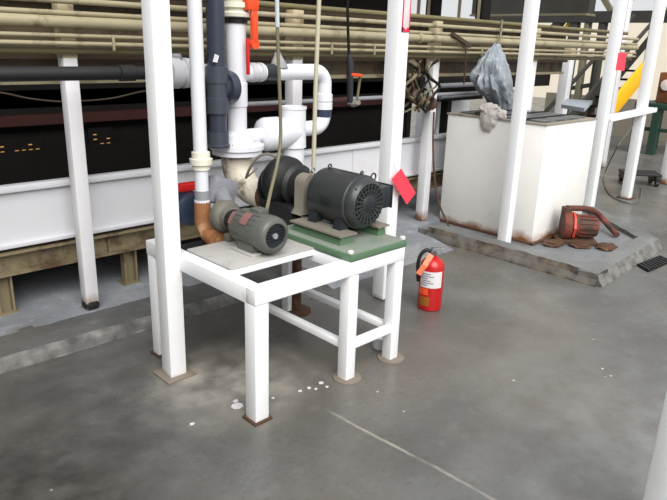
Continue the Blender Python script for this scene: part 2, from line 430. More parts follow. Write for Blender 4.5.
# ------------------------------------------------------------------ posts
def post(x, y, w, z0, z1, label, m=post_w, group=None, plate=.09, plate_m=drust, name='steel_post'):
    t = thing(name, label, 'post', (x, y, z0), group)
    MB().box(x-w/2, x+w/2, y-w/2, y+w/2, z0+.006, z1, .006).build('shaft', m, t)
    if group == 'back row of slim columns against the trough': MB().box(x-w/2-.002, x+w/2+.002, y-w/2-.002, y+w/2+.002, 1.53, z1, .004).build('upper_band', cream_b, t)
    if plate: MB().box(x-w/2-plate*.6, x+w/2+plate*.6, y-w/2-plate*.6, y+w/2+plate*.6, z0, z0+.010, .002).build('base_plate', plate_m, t)
    return t
FP = 'front row of square white posts'
baseplate = mat('rust-stained cement foot', (126, 116, 104), .7, var=.15)
fl = post(1.480, 2.645, .090, 0, 2.9, 'white square post at left front corner of the pump table', group=FP, plate=.06, plate_m=baseplate)
mp_ = post(3.095, 2.655, .10, 0, 2.9, 'white square post behind the large motor, carrying a red-bordered sign', group=FP, plate=.0)
post(4.70, 2.70, .088, .055, 2.9, 'white square post standing in front of the tank face', group=FP, plate=0)
P4 = on_z(588, 209, .055)
post(P4.x, P4.y, .095, .055, 2.9, 'white square post at the right end of the tank, with a red tag', group=FP, plate=0)
post(7.70, 2.88, .10, 0, 2.9, 'white square post with a thin grey cord looped round its foot', group=FP, plate=.06, plate_m=drust)
post(9.52, 4.02, .13, 0, 3.2, 'distant white post seen just right of the red tag post', plate=0, m=oldw)
post(9.02, 2.92, .10, 0, 3.2, 'white post at right edge of the view beyond the black dolly', plate=0, m=oldw)
_p = on_z(635.5, 530)
post(_p.x+.05, _p.y-.05, .10, 0, 2.2, 'white post cut off by the bottom right corner of the view', plate=.0)
BR = 'back row of slim columns against the trough'
c1 = post(1.452, 3.56, .078, .075, 1.86, 'slim off-white column with a black boot, left of the pump table', m=oldw, group=BR, plate=0)
MB().box(1.409, 1.495, 3.515, 3.605, .075, .135, .02).build('boot', black, c1)
post(3.06, 3.57, .09, .075, 1.86, 'slim column hidden behind the white bypass pipes', m=oldw, group=BR, plate=0)
post(4.70, 3.60, .085, .075, 1.86, 'slim column with rusty foot left of the tank, hung with old wires', m=oldw, group=BR, plate=0)
post(6.32, 3.57, .1, .055, 1.86, 'slim pale column just behind the tank and the hanging bag', m=oldw, group=BR, plate=0)
post(8.6, 4.3, .13, 0, 1.75, 'pale column carrying the far end of the pipe rack', m=oldw, group=BR, plate=0)

# ------------------------------------------------------------------ overhead pipes
def longpipe(z, r, m, label, y=3.45, x0=-4, x1=8.7, clips=(), flanges=()):
    t = thing('overhead_pipe', label, 'pipe', (x0, y, z), 'pipes on the overhead rack')
    MB().tube([(x0, y, z), (x1, y, z)], r, 12).build('pipe', m, t)
    for c in clips: MB().lathe((c-.02, y, z), (1, 0, 0), [(0, r*1.25), (.04, r*1.25)], 12).build('coupling', m, t)
    return t
zz = lambda px, py: on_y(px, py, 3.45).z
longpipe(zz(0, 19), .031, cream, 'thickest cream pipe on the overhead rack', clips=(.9, 2.6, 4.3, 5.9))
THICK = longpipe(zz(0, 33.5), .011, cream, 'upper of two thin cream pipes just under the thickest rack pipe')
longpipe(zz(0, 42), .012, cream, 'lower of two thin cream pipes just under the thickest rack pipe')
longpipe(zz(0, 49.5), .019, olive_p, 'lowest pipe on the rack, yellow-brown and grimy', y=3.5)
longpipe(zz(30, 11), .013, cream, 'cream pipe directly above the thickest rack pipe')
longpipe(zz(100, 3), .016, cream, 'second cream pipe above the thickest rack pipe')
longpipe(zz(330, 8), .02, olive_p, 'olive pipe near the top edge, above the cream rack pipes', y=3.6)
GREYP = longpipe(on_y(350, 99, 3.62).z, .016, lav, 'thin grey pipe crossing the dark opening just above the trough', y=3.62, x0=2.45, x1=6.2)
for x in (1.66, 2.8, 3.3, 3.75, 5.2):
    z0, z1 = zz(0, 49), zz(0, 31)
    MB().box(x-.007, x+.007, 3.430, 3.442, z0, z1, .002).build('clip', cream, THICK)
# dark horizontal pipe to the pumps
t = thing('dark_pipe', 'long black pipe running left from the pump valves past the slim column', 'pipe', (0, 3.2, 1.478))
MB().tube([(-4, 3.2, 1.47), (1.82, 3.2, 1.47)], .034, 16).build('pipe', gpvc if False else black, t)
MB().lathe((1.56, 3.2, 1.47), (1, 0, 0), [(0, .034), (.005, .041), (.085, .041), (.09, .036)], 18).build('coupling', black, t)
tag(MB().tube(smoothpath([on_y(-40, 90, 3.61), on_y(0, 92.5, 3.61), on_y(30, 98.5, 3.61), on_y(65, 101.5, 3.61), on_y(110, 98.5, 3.61), on_y(145, 91, 3.61), on_y(200, 84, 3.61)]), .005, 6).build('cable', brown),
    'thin cable sagging across the dark opening behind the slim column', 'cable')

# ------------------------------------------------------------------ pump table
t = thing('pump_table', 'white welded steel table frame carrying both pump motors', 'table', (1.98, 2.45, 0))
def tb(*a, name='rail', m=white, bev=.005): return MB().box(*a, bev).build(name, m, t)
H = .65
tb(1.512, 2.492, 1.998, 2.066, .578, H)
tb(1.512, 1.58, 2.066, 2.93, .572, H)
tb(2.425, 2.492, 2.066, 2.865, .585, H-.002)
tb(2.088, 2.15, 2.066, 2.865, .585, H-.002)
tb(2.088, 2.492, 2.865, 2.93, .58, H-.001)
tb(1.585, 2.088, 2.66, 2.90, .585, .595, name='shade_sheet', m=black, bev=.002)  # dark sheet added in the frame opening to stand in for shade
legs = [(1.512, 1.588, 2.0, 2.076), (2.085, 2.15, 1.999, 2.064), (2.427, 2.49, 1.999, 2.062), (1.514, 1.556, 2.86, 2.926), (2.427, 2.49, 2.862, 2.925)]
for i, (a, b, c, d) in enumerate(legs):
    lg = tb(a, b, c, d, .008, .575, name='leg')
    if i in (1, 2):
        MB().lathe(((a+b)/2+.01, (c+d)/2, 0), (0, 0, 1), [(0, .075), (.006, .075), (.012, .05)], 20).build('foot_pad', baseplate, lg)
    else:
        MB().box(a-.012, b+.012, c-.012, d+.012, 0, .01, .002).build('foot_plate', drust, lg)
tb(2.095, 2.14, 2.06, 2.87, .17, .205, name='brace')
tb(2.435, 2.48, 2.06, 2.87, .17, .205, name='brace')
tb(2.14, 2.43, 2.005, 2.05, .17, .21, name='brace')
tb(1.58, 2.088, 2.262, 2.64, .650, .660, name='deck_plate', m=plate_m, bev=.002)
tb(1.575, 2.09, 2.262, 2.275, .62, .652, name='deck_lip', m=white, bev=.002)
tag(MB().box(1.560, 1.588, 2.862, 2.92, .002, .565).build('dark_strip', drust), 'narrow dark brown strip standing against the back left table leg, beside the front post', 'strip')  # dark brown strip between the back leg and the front post

# rusty support stub under the deck
t = thing('support_stub', 'dark rusty pipe stub standing under the middle of the table', 'stub', (2.49, 2.86, 0))
MB().tube([(2.49, 2.86, .012), (2.49, 2.86, .575)], .034, 14).build('pipe', drust, t)
MB().lathe((2.49, 2.86, 0), (0, 0, 1), [(0, .1), (.008, .1), (.014, .05)], 18).build('foot', drust, t)
CUP = on_z(381, 347)
tag(MB().lathe((CUP.x, CUP.y, 0), (0, 0, 1), [(0, .045), (.004, .05), (.07, .058), (.074, .06), (.074, .054), (.01, .046)], 24).build('metal_cup', mat('bright aluminium', (222, 224, 228), .35, .25, var=.04)),
    'shiny metal cup on the floor beside the right table leg', 'cup')

def flake(px, py, r, label, group=None):
    c = on_z(px, py); n = 7; k0 = random.random()*9
    poly = [(c.x+math.cos(2*PI*i/n)*r*(.6+.6*abs(noise.noise(V((i*1.7, k0, 0))))), c.y+math.sin(2*PI*i/n)*r*(.5+.6*abs(noise.noise(V((k0, i*1.3, 2)))))) for i in range(n)]
    tag(MB().prism(poly, .0, .002).build('paint_flake', paper), label, 'flake', group)
flake(237, 406, .045, 'largest white paint flake, on the concrete just left of the front table leg')
for px, py, r in ((300, 391, .014), (309, 388, .016), (316, 389, .012), (321, 383, .02), (327, 387, .013), (236, 401, .02), (192, 424, .015), (273, 398, .012)):
    flake(px, py, r, 'tiny white paint chip on the concrete near the front table legs', 'paint chips on the floor')

# ------------------------------------------------------------------ green skid and big motor
GX0, GX1, GY0, GY1, GZ = 2.085, 2.50, 1.995, 2.55, .65
t = thing('motor_base', 'green painted base plate under the large motor, dusty on top', 'base', (2.285, 2.4, GZ))
MB().box(GX0, GX1, GY0, GY1, GZ+.002, GZ+.036, .004).build('side_channel', green, t)
MB().extrude([(GX0+.012, GY0+.01, GZ+.036), (GX1-.012, GY0+.01, GZ+.036), (GX1-.03, GY0+.04, GZ+.046), (GX0+.03, GY0+.04, GZ+.046)], (0, .53, 0)).build('deck', green_t, t)
for x0, x1 in ((2.125, 2.225), (2.40, 2.47)):
    ped = MB().extrude([(x0, 2.12, .680), (x1, 2.12, .680), (x1-.01, 2.12, .742), (x0+.015, 2.12, .742)], (0, .36, 0)).build('pedestal', green, t)
    MB().extrude([(x0-.008, 2.105, .741), (x1+.01, 2.105, .741), (x1+.01, 2.105, .750), (x0-.008, 2.105, .750)], (0, .385, 0)).build('saddle_plate', guard_m, ped)
for bx, by in ((2.10, 2.015), (2.485, 2.015)):
    MB().lathe((bx, by, .69), (0, 0, 1), [(0, .016), (.012, .016), (.016, .01)], 6).build('bolt', paper, t)

mx, mz, mr, mb_r = 2.32, .882, .130, .140
t = thing('large_motor', 'large charcoal electric motor with finned end on the green base', 'motor', (mx, 2.3, .745))
MB().lathe((mx, 2.155, mz), (0, 1, 0), [(0, mr*.95), (.012, mb_r), (.27, mb_r), (.278, mb_r*.98), (.282, mb_r*.86), (.30, mr*.62), (.31, .05), (.34, .03)], 40).build('body', motor_b, t)
eb = MB().lathe((mx, 2.165, mz), (0, -1, 0), [(0, mr*.99), (.012, mr*1.02), (.03, mr*.99), (.05, mr*.86), (.055, mr*.80), (.042, mr*.78), (.03, mr*.62)], 40).build('end_bell', motor_b, t)
mb = MB()
for k in range(22):
    a = 2*PI*k/22; d = V((math.cos(a), 0, math.sin(a)))
    mb.bar(V((mx, 2.116, mz))+d*.045, V((mx, 2.112, mz))+d*.106, .008, .012, up=(0, 1, 0))
for rr in (.070, .092):
    mb.tube([V((mx, 2.110, mz))+V((math.cos(a), 0, math.sin(a)))*rr for a in [2*PI*k/32 for k in range(33)]], .003, 5, False)
mb.build('fan_grille', motor_b, eb)
MB().lathe((mx, 2.15, mz), (0, -1, 0), [(0, .05), (.035, .05), (.045, .038), (.048, .01)], 24).build('hub_cap', motor_d, eb)
MB().lathe((mx, 2.155, mz), (0, -1, 0), [(0, .116), (.004, .116)], 30).build('fan_recess', black, eb)
tbx = MB().box(mx+.105, mx+.215, 2.15, 2.28, mz-.055, mz+.06, .006).build('terminal_box', motor_d, t)
MB().box(mx+.214, mx+.221, 2.145, 2.285, mz-.06, mz+.065, .003).build('box_lid', motor_d, tbx)
for s in (-1, 1):
    for y0 in (2.18, 2.37):
        MB().extrude([(mx+s*.06, y0, mz-.11), (mx+s*.115, y0, mz-.07), (mx+s*.135, y0, .751), (mx+s*.08, y0, .751)], (0, .055, 0)).build('foot', motor_d, t)
for (ex, ey, ez, rr) in ((mx+.075, 2.16, mz+.105, .018), (mx-.005, 2.40, mz+.14, .010), (mx+.02, 2.19, mz+.137, .008)):
    MB().tube([V((ex, ey, ez+rr))+V((math.cos(a), 0, math.sin(a)))*rr for a in [2*PI*k/16 for k in range(17)]], .0045, 7, False).build('lifting_eye', motor_d, t)
MB().box(mx-.142, mx-.134, 2.25, 2.33, mz-.02, mz+.03, .001).build('nameplate', motor_d, t)
for k in range(4):
    a = PI/4+k*PI/2
    MB().lathe((mx+math.cos(a)*.115, 2.135, mz+math.sin(a)*.115), (0, -1, 0), [(0, .010), (.012, .010)], 6).build('bolt', motor_d, eb)

# coupling guard
t = thing('coupling_guard', 'dusty grey sheet guard with flared skirt between large motor and pump', 'guard', (2.27, 2.53, .66))
gz = mz-.02
mb = MB(); prof = []
for k in range(9):
    a = PI*k/8; prof.append((mx-.05 - .058*math.cos(a), gz+.065+.05*math.sin(a)))
outer = [(mx-.13, gz-.10)] + [(mx-.108, gz-.07)] + prof + [(mx+.008, gz-.07), (mx+.03, gz-.10)]
mb.extrude([(x, 2.49, z) for x, z in outer], (0, .075, 0))
mb.build('hood', guard_m, t)
MB().box(mx-.09, mx-.075, 2.515, 2.53, .66, gz-.09).build('stay', steel, t)
MB().tube([V((mx-.02, 2.52, gz+.128))+V((math.cos(a), 0, math.sin(a)))*.018 for a in [2*PI*k/16 for k in range(17)]], .004, 6, False).build('ring', steel, t)

# big centrifugal pump
t = thing('large_pump', 'black cast pump casing between the scaled elbow and the motor', 'pump', (2.3, 2.8, .70))
MB().lathe((mx, 2.62, mz), (0, 1, 0), [(0, .07), (.01, .095), (.08, .105), (.11, .135), (.13, .148), (.18, .150), (.205, .135), (.22, .105), (.225, .10), (.25, .10)], 36).build('volute', black, t)
MB().lathe((mx, 2.855, mz-.03), (0, 1, 0), [(0, .12), (.022, .12)], 28).build('flange', black, t)
MB().lathe((mx, 2.57, mz), (0, 1, 0), [(0, .07), (.01, .095), (.07, .10), (.09, .12)], 26).build('bearing_frame', black, t)
MB().box(mx-.13, mx+.14, 2.57, 2.85, .655, .79, .006).build('pedestal', black, t)

# scaled elbow below the riser
t = thing('suction_elbow', 'scaled whitish cast elbow under the riser flange, curving into the black pump', 'elbow', (2.3, 3.1, .8))
el = [(2.3, 3.2, .985), (2.3, 3.2, .955)] + arc((2.29, 3.0, .955), (0, .2, 0), (0, 0, -.18), 10) + [(2.29, 2.90, .77)]
MB().tube(el, [.085, .092] + [.098-.002*i for i in range(11)] + [.078], 22).build('bend', scaled, t)
MB().lathe((2.3, 2.91, .78), (0, -1, 0), [(0, .095), (.03, .095)], 26).build('flange', drust, t)

# riser
t = thing('riser_pipe', 'tall white riser pipe with a wide flange above the scaled elbow', 'pipe', (2.3, 3.2, 1.02))
MB().tube([(2.298, 3.2, 1.04), (2.298, 3.2, 2.6)], .058, 22).build('pipe', pvc, t)
fl_ = MB().lathe((2.293, 3.2, .985), (0, 0, 1), [(0, .14), (.004, .152), (.03, .152), (.034, .145), (.036, .165), (.062, .165), (.066, .155), (.068, .10), (.085, .094), (.12, .09), (.125, .07), (.14, .066)], 34).build('flange', pvc, t)
for k in range(8):
    a = 2*PI*k/8
    MB().lathe((2.3+math.cos(a)*.13, 3.2+math.sin(a)*.13, 1.051), (0, 0, 1), [(0, .014), (.012, .014)], 6).build('bolt', pvc, fl_)
for z in (1.235, 1.31):
    pass
MB().lathe((2.298, 3.2, 1.27), (0, 0, 1), [(0, .058), (.004, .064), (.14, .064), (.145, .058)], 24).build('coupling', pvc, t)
zt = on_y(237, 17, 3.2).z
MB().lathe((2.3, 3.2, zt), (0, 0, 1), [(0, .064), (.0, .09), (.02, .095), (.025, .09), (.03, .075), (.045, .075), (.05, .095), (.075, .095), (.08, .075), (.1, .075), (.105, .1), (.2, .1)], 26).build('union', pvc_y, t)
MB().lathe((2.3, 3.2, zt-.035), (0, 0, 1), [(0, .066), (.03, .07)], 24).build('seal', black, t)

# orange lever on the riser
t = thing('valve_lever', 'long orange-red valve lever hanging beside the top of the riser', 'lever', (2.37, 3.1, 1.52))
za, zb = on_y(254, 46, 3.1).z, on_y(254, 9, 3.1).z
xa = on_y(253.5, 30, 3.1).x
MB().box(xa-.022, xa+.022, 3.085, 3.105, za, zb, .006).build('arm', orange, t)
MB().box(xa-.018, xa+.018, 3.078, 3.086, za+.02, zb-.03, .003).build('rib', orange, t)
MB().box(xa-.055, xa+.03, 3.08, 3.14, zb-.01, zb+.10, .01).build('head', orange, t)
MB().lathe((xa, 3.08, za+.01), (0, 1, 0), [(0, .028), (.03, .028)], 20).build('tip', orange, t)
MB().box(xa-.05, xa-.03, 3.095, 3.11, za-.16, za+.04, .003).build('strap', red, t)

# dark grey vertical pipe with tee
GXc, GYc = 2.105, 3.12
t = thing('grey_pipe', 'dark grey plastic pipe with a tee, close left of the white riser', 'pipe', (GXc, GYc, 1.06))
MB().tube([(GXc, GYc, 1.12), (GXc, GYc, 2.6)], .051, 20).build('pipe', gpvc, t)
zc = on_y(216, 88, GYc).z
MB().lathe((GXc, GYc, zc-.14), (0, 0, 1), [(0, .05), (.0, .064), (.085, .064), (.088, .060), (.165, .060), (.168, .065), (.255, .065), (.26, .052)], 26).build('tee', gpvc2, t)
MB().tube([(GXc, GYc, zc), (GXc+.10, GYc+.045, zc)], .072, 22).build('branch', gpvc2, t)
MB().lathe((GXc+.055, GYc+.01, zc), (.95, .12, 0), [(0, .086), (.035, .096), (.05, .092)], 26).build('saddle_ring', gpvc, t)
MB().lathe((GXc, GYc, 1.055), (0, 0, 1), [(0, .066), (.015, .069), (.02, .062), (.09, .062), (.09, .056)], 24).build('open_end', gpvc2, t)
MB().lathe((GXc, GYc, 1.048), (0, 0, 1), [(0, .05), (.012, .06)], 24).build('clear_sleeve', conduit, t)
pt = on_y(215.5, 58, GYc-.052)
MB().extrude([(pt.x-.018, GYc-.0495, pt.z-.02), (pt.x+.01, GYc-.0508, pt.z-.024), (pt.x+.024, GYc-.0485, pt.z+.012), (pt.x-.004, GYc-.0508, pt.z+.022)], (0, -.003, 0)).build('paper_scrap', paper, t)

# white union valve at the end of the black pipe
t = thing('union_valve', 'white plastic union valve at the end of the black pipe, by the front post', 'valve', (1.9, 3.2, 1.4))
MB().lathe((1.78, 3.2, 1.468), (1, 0, 0), [(0, .04), (.01, .066), (.04, .066), (.042, .055), (.06, .055), (.062, .08), (.12, .084), (.125, .072), (.15, .072), (.153, .082), (.19, .080), (.195, .06), (.26, .058), (.30, .05), (.33, .05)], 26).build('body', steel_w, t)
MB().lathe((1.76, 3.2, 1.468), (1, 0, 0), [(0, .05), (.02, .068), (.045, .068)], 24).build('collar', bluepvc, t)
MB().lathe((1.9, 3.2, 1.53), (0, 0, 1), [(0, .03), (.03, .03), (.04, .022)], 18).build('stem', lav, t)

# ------------------------------------------------------------------ white bypass loop
BY = 3.2
zu, zl = on_y(292, 72, BY).z, on_y(300, 129, BY).z
xr, xt = on_y(324, 95, BY).x, 2.742
t = thing('bypass_pipe', 'white looped bypass pipe with upright capped tee behind the large motor', 'pipe', (2.74, 3.2, 0))
r = .05; e = .085
MB().tube([(2.30, BY, zu), (2.62, BY, zu), (xr-e, BY, zu)] + arc((xr-e, BY, zu-e), (0, 0, e), (e, 0, 0))[1:] + [(xr, BY, zl+e)] + arc((xr-e, BY, zl+e), (e, 0, 0), (0, 0, -e))[1:] + [(xt, BY, zl)], r, 20).build('loop', pvc, t)
for c, ax in (((xr, BY, zu-.14), (0, 0, -1)), ((xr, BY, zl+.17), (0, 0, -1))):
    MB().lathe(c, ax, [(0, r), (.004, r*1.17), (.05, r*1.17), (.054, r)], 22).build('socket', pvc, t)
MB().lathe((xr, BY, zl+.115), (0, 0, -1), [(-.03, r*1.08), (.045, r*1.08)], 22).build('rubber_band', bluepvc, t)
MB().lathe((xt, BY, .012), (0, 0, 1), [(0, .07), (zl-.25, .07), (zl-.245, .074), (zl-.13, .074), (zl-.125, .087), (zl-.0, .083), (1.222, .083), (1.226, .087), (1.243, .087), (1.243, .078), (1.23, .077)], 28).build('upright', pvc, t)
MB().lathe((xt, BY, 1.228), (0, 0, 1), [(0, .0775), (.010, .0775), (.013, .05)], 24).build('dark_cap', motor_g, t)
MB().lathe((2.33, BY, zl-.015), (1, 0, 0), [(0, .045), (.14, .045), (.145, .075), (.16, .098), (.18, .106), (.28, .106), (.31, .10), (.42, .085)], 26).build('reducer', pvc, t)
v = MB().lathe((2.40, BY, zu), (1, 0, 0), [(-.02, .045), (-.01, .056), (.03, .058), (.035, .05), (.055, .05), (.06, .058), (.085, .056), (.09, .045)], 24).build('union', steel_w, t)
MB().lathe((2.495, BY, zu), (1, 0, 0), [(0, .0505), (.10, .0505)], 22).build('dark_sleeve', motor_d, t)
MB().lathe((2.62, BY, zu+.02), (0, .15, 1), [(0, .06), (.03, .05), (.08, .025), (.10, .018)], 20).build('drip_cone', lav, t)

# ------------------------------------------------------------------ thin PVC line, rusty elbow, ball valve
PX, PY = 1.818, 2.86
t = thing('thin_pvc_pipe', 'thin white upright pipe with a union above the rusty elbow', 'pipe', (PX, PY, .84))
MB().tube([(PX, PY, .84), (PX-.012, PY, 2.6)], .036, 20).build('pipe', pvc, t)
zu2 = on_y(196, 160, PY).z
MB().lathe((PX, PY, zu2-.055), (0, 0, 1), [(0, .037), (.003, .046), (.028, .046), (.03, .058), (.06, .060), (.063, .048), (.095, .048), (.098, .037)], 26).build('union', pvc_y, t)
z3 = on_y(198, 197, PY).z
MB().lathe((PX, PY, z3-.03), (0, 0, 1), [(0, .037), (.0, .043), (.012, .043), (.014, .037)], 22).build('seal_ring', pvc, t)
MB().lathe((PX, PY, z3-.016), (0, 0, 1), [(0, .040), (.05, .041)], 22).build('grey_band', lav, t)
t = thing('rusty_elbow', 'rust-brown iron elbow below the thin white pipe, turned toward the small pump', 'elbow', (PX, PY, .62))
MB().tube([(PX, PY, z3-.025), (PX, PY, .74)] + arc((PX, PY-.095, .74), (0, .095, 0), (0, 0, -.095))[1:] + [(PX, PY-.14, .645)], [.043, .045] + [.047]*8 + [.046], 20).build('bend', rust, t)
MB().lathe((PX, PY-.11, .645), (0, -1, 0), [(0, .056), (.035, .056)], 20).build('collar', rust, t)

BX, BYy = on_y(186, 205, 3.16).x, 3.16
bz = on_y(186, 205, 3.16).z
t = thing('ball_valve', 'dark blue plastic ball valve with a red handle behind the front post', 'valve', (BX, BYy, bz-.1))
MB().lathe((BX-.02, BYy-.10, bz-.01), (.25, 1, 0), [(0, .06), (.01, .09), (.06, .095), (.07, .08), (.14, .08), (.145, .095), (.2, .095), (.21, .05)], 26).build('body', bluepvc, t)
MB().tube([(BX+.02, BYy+.05, bz-.01), on_y(186, 206, 3.765)], .045, 14).build('tail_pipe', gpvc, t)
MB().tube([(BX, BYy-.01, bz+.05), (BX, BYy-.01, bz+.12)], .02, 12).build('stem', bluepvc, t)
MB().box(BX-.055, BX+.105, BYy-.04, BYy+.01, bz+.085, bz+.135, .012).build('handle', red, t)

# ------------------------------------------------------------------ small motor and pump
sx, sz, sr = 1.835, .768, .088
t = thing('small_motor', 'small grey electric motor with faded red label on the deck plate', 'motor', (sx, 2.42, .66))
MB().lathe((sx, 2.31, sz), (0, 1, 0), [(0, sr), (.20, sr), (.205, sr*.97), (.23, sr*.88), (.245, sr*.55), (.25, .03), (.29, .025)], 34).build('body', motor_g, t)
ec = MB().lathe((sx, 2.325, sz), (0, -1, 0), [(-.01, sr*1.04), (.03, sr*1.05), (.055, sr*1.0), (.068, sr*.86), (.070, sr*.72), (.045, sr*.68), (.045, .02)], 34).build('fan_cover', motor_g, t)
MB().lathe((sx, 2.275, sz), (0, -1, 0), [(0, sr*.69), (.003, sr*.69)], 28).build('fan_opening', motor_d, ec)
mb = MB()
for k in range(5):
    z_ = -.03+k*.015; w_ = math.sqrt(max(0, (sr*.70)**2-z_*z_))
    mb.box(sx-w_, sx+w_, 2.262, 2.268, sz+z_-.002, sz+z_+.002)
mb.build('grille', motor_d, ec)
MB().lathe((sx, 2.272, sz), (0, -1, 0), [(0, .016), (.014, .014)], 12).build('shaft_end', lav, ec)
mb = MB()
for k in range(9):
    a = PI*(.62+k*.10)
    mb.bar((sx+math.cos(a)*sr, 2.33, sz+math.sin(a)*sr), (sx+math.cos(a)*sr, 2.50, sz+math.sin(a)*sr), .003, .006, up=(math.cos(a), 0, math.sin(a)))
mb.build('fins', motor_g, t)
def patch(y0, y1, a0, a1, name, m, par, rad):
    mb = MB(); n = 6; rows = []
    for i in range(n+1):
        a = a0+(a1-a0)*i/n
        rows.append([mb.bm.verts.new((sx+math.cos(a)*rr, y, sz+math.sin(a)*rr)) for rr in (rad, rad+.002) for y in (y0, y1)])
    for p, q in zip(rows[:-1], rows[1:]):
        mb.bm.faces.new((p[2], p[3], q[3], q[2])); mb.bm.faces.new((p[0], q[0], q[1], p[1]))
        mb.bm.faces.new((p[0], p[2], q[2], q[0])); mb.bm.faces.new((p[1], q[1], q[3], p[3]))
    mb.bm.faces.new(rows[0][:2]+rows[0][:1:-1]); mb.bm.faces.new(rows[-1][:2]+rows[-1][:1:-1])
    return mb.build(name, m, par)
patch(2.385, 2.44, PI*.62, PI*.86, 'label', motor_r, t, sr+.004)
patch(2.505, 2.53, PI*.68, PI*.92, 'label', motor_r, t, sr+.0005)
for s in (-1, 1):
    MB().box(sx+s*.06-.03, sx+s*.06+.03, 2.33, 2.50, .660, .672, .002).build('foot', plate_m, t)
    MB().extrude([(sx+s*.035, 2.35, .67), (sx+s*.075, 2.35, .67), (sx+s*.065, 2.35, .715), (sx+s*.03, 2.35, .70)], (0, .12, 0)).build('foot_web', motor_g, t)
tbx = MB().box(sx-.005, sx+.06, 2.385, 2.46, sz+.07, sz+.10, .006).build('conduit_box', motor_g, t)

t = thing('small_pump', 'grey cast pump casing behind the small motor, right of the rusty elbow', 'pump', (1.88, 2.72, .66))
MB().lathe((1.86, 2.62, sz), (0, 1, 0), [(0, .045), (.01, .06), (.05, .066), (.06, .08), (.075, .088), (.11, .088), (.125, .07), (.14, .05)], 26).build('casing', castg, t)
MB().lathe((1.85, 2.60, sz), (0, 1, 0), [(0, .055), (.03, .055)], 20).build('coupling', black, t)
vb = on_y(221, 191, 2.86)
MB().obox(vb, (.17, .09, .15), Matrix.Rotation(.35, 3, 'Y'), .025).build('valve_block', lav2, t)
MB().tube([(1.86, 2.70, sz+.04), vb], .045, 14).build('discharge', lav2, t)
MB().box(1.80, 1.92, 2.60, 2.64, .661, .70, .003).build('foot', castg, t)
# hoses
t = thing('drop_hose', 'olive hose hanging from above and curling down to the small motor', 'hose', (1.86, 2.5, .87))
HY = 2.62
hp = [on_y(277, -60, HY), on_y(277, 0, HY), on_y(278, 50, HY), on_y(280, 100, HY), on_y(280.5, 140, HY), on_y(277, 165, HY-.03), on_y(271, 190, HY-.1), on_y(266.5, 211, HY-.18)]
MB().tube(smoothpath(hp), .0095, 10).build('tube', oliveh, t)
MB().tube([on_y(277, -60, HY), on_y(277, 0, HY), on_y(277.5, 27, HY)], .011, 12).build('sleeve', conduit, t)
t = thing('drop_conduit', 'straight cream conduit dropping from above to behind the large motor', 'conduit', (2.55, 2.78, .9))
MB().tube([on_y(321, -60, 2.8), on_y(319, 0, 2.8), on_y(315.5, 90, 2.8), on_y(312, 222, 2.8)], .013, 10).build('tube', rope_m, t)
t = thing('bent_tube', 'pale thin tube arching over the black pump casing', 'tube', (2.3, 2.7, 1.0))
MB().tube(smoothpath([on_y(246, 178, 2.9), on_y(250, 168, 2.84), on_y(258, 157, 2.78), on_y(268, 154, 2.72), on_y(276, 157, 2.66)]), .008, 8).build('tube', guard_m, t)
MB().tube(smoothpath([on_y(246, 178, 2.9), on_y(252, 173, 2.86), on_y(257, 168, 2.84)]), .005, 8).build('nipple', guard_m, t)

# ------------------------------------------------------------------ sign and tags
mx0, my0 = 3.095-.05, 2.655-.05
w_, h_ = .088, .30
zb = on_y(406, 32, my0).z
t = thing('safety_sign', 'white sign strip with red border near the top of the post behind the motor', 'sign', (3.10, my0, zb))
c0 = 3.103
MB().box(c0-.036, c0+.036, my0-.004, my0, zb, zb+h_, .001).build('board', paper, t)
bd = MB()
for a in ((c0-.036, c0-.026, zb, zb+h_), (c0+.030, c0+.036, zb, zb+h_), (c0-.036, c0+.036, zb+h_-.01, zb+h_)):
    bd.box(a[0], a[1], my0-.0065, my0-.004, a[2], a[3])
bd.extrude([(c0-.036, my0-.004, zb), (c0+.036, my0-.004, zb), (c0+.036, my0-.004, zb+.026), (c0+.018, my0-.004, zb+.026), (c0, my0-.004, zb+.010), (c0-.018, my0-.004, zb+.026), (c0-.036, my0-.004, zb+.026)], (0, -.0025, 0))
bd.build('border', sign_r, t)

tp = on_y(402.5, 186.5, 2.56)
t = thing('red_tag', 'red blank card tag hanging tilted from the post behind the motor', 'tag', tp)
ux = V((math.cos(-1.05), 0, math.sin(-1.05))); uz = V((-ux.z, 0, ux.x))
q = [on_y(x, y, 2.56) for x, y in ((401, 168.5), (415.5, 193), (406.5, 204.5), (391.5, 179))]
cc = sum(q, V())/4
rot = Matrix.Rotation(.25, 3, 'Z')
MB().extrude(q, (0, -.003, 0)).build('card', tagred, t)
MB().tube([q[0]*.55+q[3]*.45+V((0, -.001, 0)), (3.07, my0+.002, q[0].z+.03)], .0015, 6).build('wire', steel, t)
q = [on_y(x, y, P4.y-.0495) for x, y in ((618.5, 52.5), (626.5, 53), (624, 71), (615.5, 70))]
t = thing('red_tag', 'red blank card tag on the distant post at the tank end', 'tag', q[3])
MB().extrude(q, (0, -.003, 0)).build('card', tagred, t)
MB().tube([(q[0]+q[1])/2, (q[0]+q[1])/2+V((-.10, .002, .03))], .0025, 6).build('wire', steel, t)

